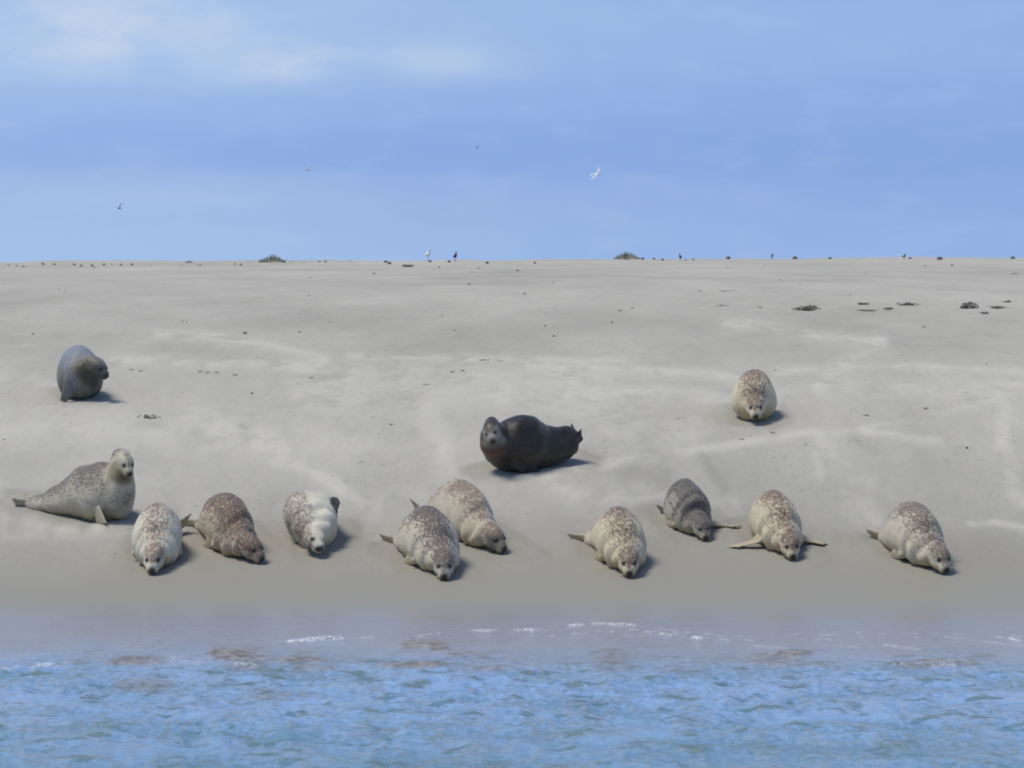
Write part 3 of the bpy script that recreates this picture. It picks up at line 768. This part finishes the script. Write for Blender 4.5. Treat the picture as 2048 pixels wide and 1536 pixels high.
make_seal('small dark grey mottled seal with one flipper spread to the right', (1408, 1080), d(-76), F_grey, L=.90, scale=.84, bends=(d(10), d(6), d(4)), head=(d(-4), d(-17), 0), hgt=1.06, crown=.6, head_dorsal=.7, twohump=.14, tail_len=.6,
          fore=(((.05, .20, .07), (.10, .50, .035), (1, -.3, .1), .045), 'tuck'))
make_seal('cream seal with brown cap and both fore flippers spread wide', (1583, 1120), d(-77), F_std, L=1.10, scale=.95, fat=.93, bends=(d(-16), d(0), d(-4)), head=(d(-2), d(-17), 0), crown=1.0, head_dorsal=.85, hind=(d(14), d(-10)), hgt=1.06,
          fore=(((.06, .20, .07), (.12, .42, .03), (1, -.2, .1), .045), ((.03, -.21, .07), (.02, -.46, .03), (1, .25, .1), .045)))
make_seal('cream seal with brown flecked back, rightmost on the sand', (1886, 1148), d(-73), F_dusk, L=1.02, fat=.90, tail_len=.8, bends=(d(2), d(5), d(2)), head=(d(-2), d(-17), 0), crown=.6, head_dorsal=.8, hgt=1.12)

# ------------------------------------------------------------------ dune grass on the crest
GRASS = simple_mat('dune_grass', (.28, .29, .21), .8, .2, (6, (.38, .37, .29)))
MOUND = simple_mat('mound_sand', (.36, .33, .28), .95, .1, (5, (.27, .25, .21)))
def tussock(u, v, wpx, hpx, label, group=None, blades=240):
    p = at(u, v)
    s = F / p.y
    W_, H_ = wpx / s, hpx / s
    root = bpy.data.objects.new('grass_tussock', None); C.objects.link(root); root.location = p
    tag(root, label, 'grass tuft', group)
    vs = []; fs = []; n = 20; m_ = 8
    for j in range(m_ + 1):
        r = j / m_
        for i in range(n):
            a = 2 * math.pi * i / n
            k = 1 + .2 * math.sin(a * 3 + u)
            vs.append((math.cos(a) * r * W_ * .58 * k, math.sin(a) * r * W_ * .7 * k, (1 - r * r) ** 1.5 * H_ * .45 - .03 - r * .04))
    for j in range(m_):
        for i in range(n):
            a = j * n + i; b = j * n + (i + 1) % n
            fs.append((a, b, b + n, a + n))
    mesh_obj('mound', vs, fs, MOUND, root)
    vs = []; fs = []
    rr = random.Random(int(u))
    for q in range(blades):
        r = math.sqrt(rr.random()) * .9; a = rr.random() * 2 * math.pi
        x = math.cos(a) * r * W_ * .46; y = math.sin(a) * r * W_ * .5
        z = (1 - r * r) ** 1.5 * H_ * .45 - .04
        h_ = H_ * (.75 - .45 * r) * rr.uniform(.5, 1.15); lean = rr.uniform(-.6, .6) * h_ + .25 * h_ * x / max(W_ * .5, .01); ly = rr.uniform(-.4, .4) * h_
        wd = max(.012, W_ * .016); th = rr.random() * math.pi; cx, cy = math.cos(th) * wd, math.sin(th) * wd
        b0 = len(vs)
        vs += [(x - cx, y - cy, z), (x + cx, y + cy, z), (x + lean * .4 + cx * .6, y + ly * .4 + cy * .6, z + h_ * .6), (x + lean * .4 - cx * .6, y + ly * .4 - cy * .6, z + h_ * .6), (x + lean, y + ly, z + h_)]
        fs += [(b0, b0 + 1, b0 + 2, b0 + 3), (b0 + 3, b0 + 2, b0 + 4)]
    mesh_obj('blades', vs, fs, GRASS, root, smooth=False)
    return root
tussock(545, 525, 66, 17, 'wide low mound of dune grass on the crest, left of centre', None, 420)
tussock(1254, 519, 62, 17, 'domed mound of dune grass standing on the crest, right of centre', None, 420)
tussock(378, 526, 26, 8, 'thin flat grass tuft on the crest left of the wide mound', None, 110)
tussock(400, 531, 18, 6, 'small dark tuft just below the crest left of the wide mound', None, 90)
TG = 'tiny grass tufts along the left crest'
for i, (u, v, a, b) in enumerate([(17, 531, 10, 6), (33, 533, 10, 6), (46, 534, 12, 7), (86, 530, 8, 9), (108, 530, 12, 8), (148, 531, 10, 8), (162, 533, 7, 9), (184, 533, 8, 9), (208, 531, 8, 9), (224, 529, 9, 6),
                    (242, 531, 6, 8), (264, 531, 6, 9), (300, 532, 9, 5), (362, 532, 9, 6), (470, 529, 9, 6), (482, 531, 7, 8), (500, 524, 14, 4), (582, 524, 12, 5), (608, 525, 18, 4), (640, 524, 8, 6), (651, 525, 8, 7), (690, 522, 8, 4)]):
    tussock(u, v, a, b, 'tiny dark green tuft of grass on the crest of the left half of the bank', TG, 40)

# ------------------------------------------------------------------ stones, weed and other drift
STONE = simple_mat('dark_stone', (.10, .095, .085), .8, .2, (30, (.17, .16, .14)))
WEED = simple_mat('dried_weed', (.12, .11, .09), .85, .2, (18, (.25, .23, .20)))
def ico(r, seed, squash=(1, 1, .6), rough=.35, sub=2):
    bm = bmesh.new(); bmesh.ops.create_icosphere(bm, subdivisions=sub, radius=1)
    rr = random.Random(seed); ph = [rr.uniform(0, 9) for _ in range(6)]
    for v_ in bm.verts:
        c = v_.co; k = 1 + rough * (math.sin(c.x * 2.7 + ph[0]) * math.sin(c.y * 3.1 + ph[1]) + .5 * math.sin(c.z * 5 + ph[2] + c.x * 4))
        v_.co = Vector((c.x * squash[0], c.y * squash[1], c.z * squash[2])) * r * k
    vs = [v_.co.copy() for v_ in bm.verts]; fs = [[q.index for q in f.verts] for f in bm.faces]; bm.free()
    return vs, fs
PEB = [(1049, 588, 7), (1108, 673, 6), (1090, 652, 5), (599, 665, 6), (884, 632, 4), (938, 569, 5), (748, 548, 6), (909, 661, 4), (66, 668, 5), (189, 536, 5), (130, 584, 4), (118, 579, 4), (700, 522, 4), (619, 556, 5), (618, 592, 4),
       (1224, 645, 5), (1260, 604, 4), (1848, 655, 6), (1732, 548, 4), (1600, 569, 4), (1828, 578, 4), (1934, 896, 6), (504, 787, 5), (586, 765, 3), (1611, 892, 5), (1973, 729, 6), (986, 974, 5), (1886, 808, 4), (230, 1108, 5),
       (1065, 976, 4), (245, 716, 4), (1106, 565, 4), (365, 643, 4), (373, 645, 4), (660, 645, 4), (490, 667, 9), (1550, 741, 4), (1804, 711, 4), (1850, 533, 5), (1904, 531, 6), (1455, 536, 4), (1530, 531, 4), (957, 537, 5), (944, 545, 5),
       (1035, 542, 7), (878, 535, 6), (1242, 722, 5), (388, 565, 4), (1700, 590, 4), (1560, 560, 4), (8, 880, 5)]
pv, pf = ico(1, 5)
peb_me = bpy.data.meshes.new('pebble'); peb_me.from_pydata([tuple(v_) for v_ in pv], [], pf); peb_me.materials.append(STONE)
for i, (u, v, w_) in enumerate(PEB):
    p = at(u, v); r = w_ * .4 / (F / p.y)
    o = bpy.data.objects.new('pebble', peb_me); C.objects.link(o)
    o.location = p + Vector((0, 0, r * .35)); o.scale = (r * random.uniform(.9, 1.3), r, r * random.uniform(.8, 1.3)); o.rotation_euler = (0, 0, random.uniform(0, 6))
    tag(o, 'small dark pebble lying loose on the pale sand', 'pebble', 'pebbles scattered on the sand')
CREST = [(771, 523, 6), (779, 526, 7), (898, 523, 7), (860, 522, 6), (974, 525, 6), (1070, 525, 5), (1285, 517, 6), (1308, 517, 5), (1325, 519, 6), (1456, 516, 8), (1590, 516, 8), (1820, 516, 6), (1880, 518, 10), (2026, 516, 8), (1660, 516, 6), (1386, 518, 4), (1371, 519, 4)]
for i, (u, v, w_) in enumerate(CREST):
    p = at(u, v + 2); r = w_ / 2 / (F / p.y)
    o = bpy.data.objects.new('stone', peb_me); C.objects.link(o)
    o.location = p + Vector((0, 0, r * .55)); o.scale = (r * 1.1, r, r * 1.35); o.rotation_euler = (0, 0, random.uniform(0, 6))
    tag(o, 'dark stone standing out against the sky on the crest', 'stone', 'stones on the crest line')

def weed(u, v, wpx, hpx, label, seed, group=None, n=9):
    p = at(u, v); s = F / p.y; W_, H_ = wpx / s, hpx / s
    rr = random.Random(seed); vs = []; fs = []
    sop = Soup()
    for q in range(max(2, int(n * .7))):     # crumpled lumps
        x = rr.gauss(0, .26) * W_; y = rr.gauss(0, .22) * W_ * 1.2; r = rr.uniform(.2, .8) * H_ * .34 * max(.3, 1 - abs(x) / W_ * 1.4)
        a, b = ico(r, seed * 31 + q, (rr.uniform(1, 2.2), rr.uniform(1, 1.6), .8), .5, 2)
        sop.add([(c.x + x, c.y + y, c.z + r * .45) for c in a], b)
    for q in range(n * 5):                   # straggling stems
        a = rr.uniform(0, 6.28); l = rr.uniform(.2, .55) * W_; x = rr.gauss(0, .22) * W_; y = rr.gauss(0, .2) * W_
        z = rr.uniform(.1, 1.0) * H_
        pts_ = spline([(x, y, .004), (x + math.cos(a) * l * .5, y + math.sin(a) * l * .5, z * .6), (x + math.cos(a) * l, y + math.sin(a) * l, .006 + rr.random() * z * .4)], 6)
        sop.tube(pts_, [H_ * .055] * 6, [H_ * .05] * 6, (0, 0, 1), 5)
    sop.tube([(-W_ * .5, 0, .01), (-W_ * .2, .02, H_ * .12), (W_ * .15, -.02, H_ * .12), (W_ * .5, .01, .01)], [H_ * .06] * 4, [H_ * .09] * 4, (0, 0, 1), 6)
    o = mesh_obj('seaweed_clump', np.vstack(sop.v), sop.f, WEED)
    o.location = p
    tag(o, label, 'seaweed', group)
    return o
weed(1612, 620, 40, 14, 'long flat dark seaweed clump, leftmost of the drift line on the right', 1)
weed(1625, 617, 12, 12, 'compact black lump of weed at the right end of the long flat clump', 2)
weed(1726, 610, 18, 9, 'faint brown weed scrap between the long clump and the arched clump', 3)
weed(1735, 622, 40, 5, 'thin low trail of weed just below the faint brown scrap', 12)
weed(1777, 619, 16, 7, 'small brown weed scrap below and left of the arched clump', 4)
weed(1815, 612, 30, 12, 'arched dark weed clump with a trailing right end in the drift line', 5)
weed(1935, 617, 30, 22, 'tallest spiky black weed clump in the drift line', 6)
weed(1970, 628, 12, 8, 'little weed scrap below and right of the tallest spiky clump', 7)
weed(1995, 617, 24, 9, 'brown oval weed clump right of the tallest spiky clump', 8)
weed(2019, 605, 16, 7, 'dark flat weed patch set highest at the right edge of the drift line', 9)
weed(817, 534, 20, 9, 'brown weed patch just under the crest near the centre', 10)
weed(297, 838, 30, 14, 'crumpled brown drift scrap on sand between two left seals', 11, n=5)
weed(968, 722, 22, 6, 'flat weed scrap on sand above the black seal', 13, n=5)
weed(853, 772, 14, 6, 'dark weed scrap on sand left of the black seal', 14, n=5)
SG = 'faint scraps of drift in the middle of the sand'
for i, (u, v, w_) in enumerate([(400, 744, 10), (415, 746, 8), (433, 746, 10), (470, 751, 8), (282, 743, 8), (262, 741, 7), (808, 774, 14), (828, 774, 10), (905, 745, 8), (1002, 724, 12), (926, 742, 8), (1232, 723, 10), (622, 757, 9), (745, 836, 8), (782, 850, 9),
                                (1852, 818, 12), (1732, 832, 14), (1484, 880, 10), (1500, 874, 8), (1545, 866, 10), (1950, 800, 12), (1400, 583, 8), (1450, 583, 24), (1445, 612, 20), (1520, 616, 10), (1265, 617, 8), (1240, 622, 7), (2030, 548, 14)]):
    weed(u, v, w_, 4, 'faint scrap of drift weed lying on the middle of the sand', 40 + i, SG, n=3)

# ------------------------------------------------------------------ birds
GULL_W = simple_mat('gull_white', (.66, .70, .76), .7, .2)
GULL_G = simple_mat('gull_grey', (.17, .19, .20), .8, .2)
WADER = simple_mat('wader_dark', (.055, .050, .065), .8, .2)
BEAK = simple_mat('bird_beak', (.45, .22, .03), .5, .3)
def flying_bird(u, v, dist, span, label, mat, bank, yaw, wing_up, seed):
    dd = FWD * F + np.array([1, 0, 0]) * (u - 1024) + UPV * (768 - v); dd = dd / dd[1] * dist
    p = Vector((dd[0], dd[1], EYE + dd[2]))
    so = Soup(); b = span * .19
    xs_ = np.linspace(-1, 1, 12); prof = np.sqrt(np.maximum(.02, 1 - xs_ ** 2)) * (1 - .25 * xs_)
    so.tube(np.column_stack([xs_ * b * 1.1, xs_ * 0, xs_ * .02 * b]), prof * b * .27, prof * b * .26, (0, 0, 1), 10)
    so.ellipsoid((b * 1.05, 0, .06 * b), (b * .26, b * .19, b * .19), np.eye(3), 10, 8)
    so.tube([(-b * .8, 0, 0), (-b * 1.25, 0, 0), (-b * 1.65, 0, .0)], [b * .14, b * .24, b * .34], [b * .06, b * .03, b * .015], (0, 0, 1), 8)
    for s_ in (1, -1):
        P_ = spline([(b * .35, s_ * b * .15, b * .1), (b * .6, s_ * span * .22, span * .22 * wing_up), (b * .1, s_ * span * .40, span * .30 * wing_up), (-b * .5, s_ * span * .50, span * .30 * wing_up)], 12)
        cw_ = np.interp(np.linspace(0, 1, 12), [0, .4, .75, 1], [b * .62, b * .50, b * .34, b * .06])
        # wing section: chord along x, thin
        vs = []; fs = []
        for k in range(12):
            c = cw_[k]; q = P_[k]; th = max(.004, c * .07)
            vs += [(q[0] + c * .5, q[1], q[2]), (q[0] + c * .1, q[1], q[2] + th), (q[0] - c * .9, q[1], q[2]), (q[0] + c * .1, q[1], q[2] - th * .4)]
        for k in range(11):
            for i in range(4):
                fs.append((k * 4 + i, k * 4 + (i + 1) % 4, k * 4 + 4 + (i + 1) % 4, k * 4 + 4 + i))
        fs += [(0, 3, 2, 1), (44, 45, 46, 47)]
        so.add(vs, fs)
    o = mesh_obj('flying_gull', np.vstack(so.v), so.f, mat)
    e = Soup(); e.tube([(b * 1.25, 0, .05 * b), (b * 1.45, 0, .02 * b), (b * 1.58, 0, -.02 * b)], [b * .05, b * .04, b * .012], [b * .06, b * .05, b * .015], (0, 0, 1), 6)
    mesh_obj('beak', np.vstack(e.v), e.f, BEAK, o)
    o.location = p; o.rotation_euler = (bank, 0, yaw)
    tag(o, label, 'gull', 'gulls in flight')
    return o
flying_bird(1191, 349, 190, .9, 'white gull in flight, the brightest bird in the sky', GULL_W, d(42), d(325), .25, 1)
flying_bird(617, 340, 230, .75, 'faint pale gull in flight left of centre', simple_mat('gull_pale', (.42, .47, .52), .8, .2), d(-12), d(150), .45, 2)
flying_bird(239, 417, 190, .60, 'grey gull with raised wings in flight over the left bank', GULL_G, d(20), d(250), 1.0, 3)
flying_bird(1547, 431, 330, .50, 'tiny distant dark bird low in the sky over the right bank', GULL_G, d(10), d(260), .8, 4)
flying_bird(955, 295, 380, .42, 'tiny distant dark bird, highest in the sky near the centre', GULL_G, d(60), d(200), .5, 5)

def standing_bird(u, v, hpx, label, mat, yaw, cat='gull', name='standing_gull'):
    p = at(u, v); s = F / p.y; h = hpx / s
    so = Soup(); xs_ = np.linspace(-1, 1, 12); prof = np.sqrt(np.maximum(.015, 1 - xs_ ** 2)) * (1 + .25 * xs_)
    c = h * .55
    so.tube(np.column_stack([xs_ * h * .36, xs_ * 0, c + xs_ * h * .09]), prof * h * .15, prof * h * .17, (0, 0, 1), 12)
    so.tube(spline([(h * .22, 0, c + h * .05), (h * .30, 0, c + h * .22), (h * .33, 0, c + h * .34)], 6), [h * .11, h * .10, h * .085, h * .075, h * .07, h * .06], [h * .11, h * .10, h * .085, h * .075, h * .07, h * .06], (-1, 0, 0), 10)
    so.ellipsoid((h * .35, 0, c + h * .37), (h * .095, h * .075, h * .075), np.eye(3), 10, 8)
    so.tube([(-h * .25, 0, c - .04 * h), (-h * .42, 0, c - .09 * h), (-h * .56, 0, c - .12 * h)], [h * .09, h * .06, h * .03], [h * .05, h * .03, h * .015], (0, 0, 1), 8)
    for s_ in (1, -1):
        so.tube([(h * .03, s_ * h * .06, -.01), (h * .03, s_ * h * .06, h * .2), (h * .02, s_ * h * .06, h * .45)], [h * .018, h * .018, h * .03], [h * .018, h * .018, h * .03], (1, 0, 0), 6)
        so.ellipsoid((h * .07, s_ * h * .06, .004), (h * .07, h * .04, h * .012), np.eye(3), 8, 6)
    o = mesh_obj(name, np.vstack(so.v), so.f, mat)
    e = Soup(); e.tube([(h * .42, 0, c + h * .37), (h * .49, 0, c + h * .36), (h * .55, 0, c + h * .33)], [h * .022, h * .018, h * .006], [h * .026, h * .02, h * .006], (0, 0, 1), 6)
    mesh_obj('beak', np.vstack(e.v), e.f, BEAK, o)
    o.location = p; o.rotation_euler = (0, 0, yaw)
    tag(o, label, cat)
    return o
standing_bird(855, 523, 26, 'white gull standing on the crest, the only white bird on the ground', GULL_W, d(-60))
standing_bird(910, 523, 20, 'dark purplish bird standing on the crest right of the white gull', WADER, d(-70), 'wader', 'standing_wader')
standing_bird(1361, 522, 15, 'small dark bird on the crest right of the domed grass mound', WADER, d(-110), 'wader', 'standing_wader')
standing_bird(1544, 519, 13, 'small black bird alone on the crest above the upper right seal', WADER, d(-80), 'wader', 'standing_wader')
standing_bird(1808, 519, 12, 'small dark bird on the crest above the arched weed clump', WADER, d(-60), 'wader', 'standing_wader')
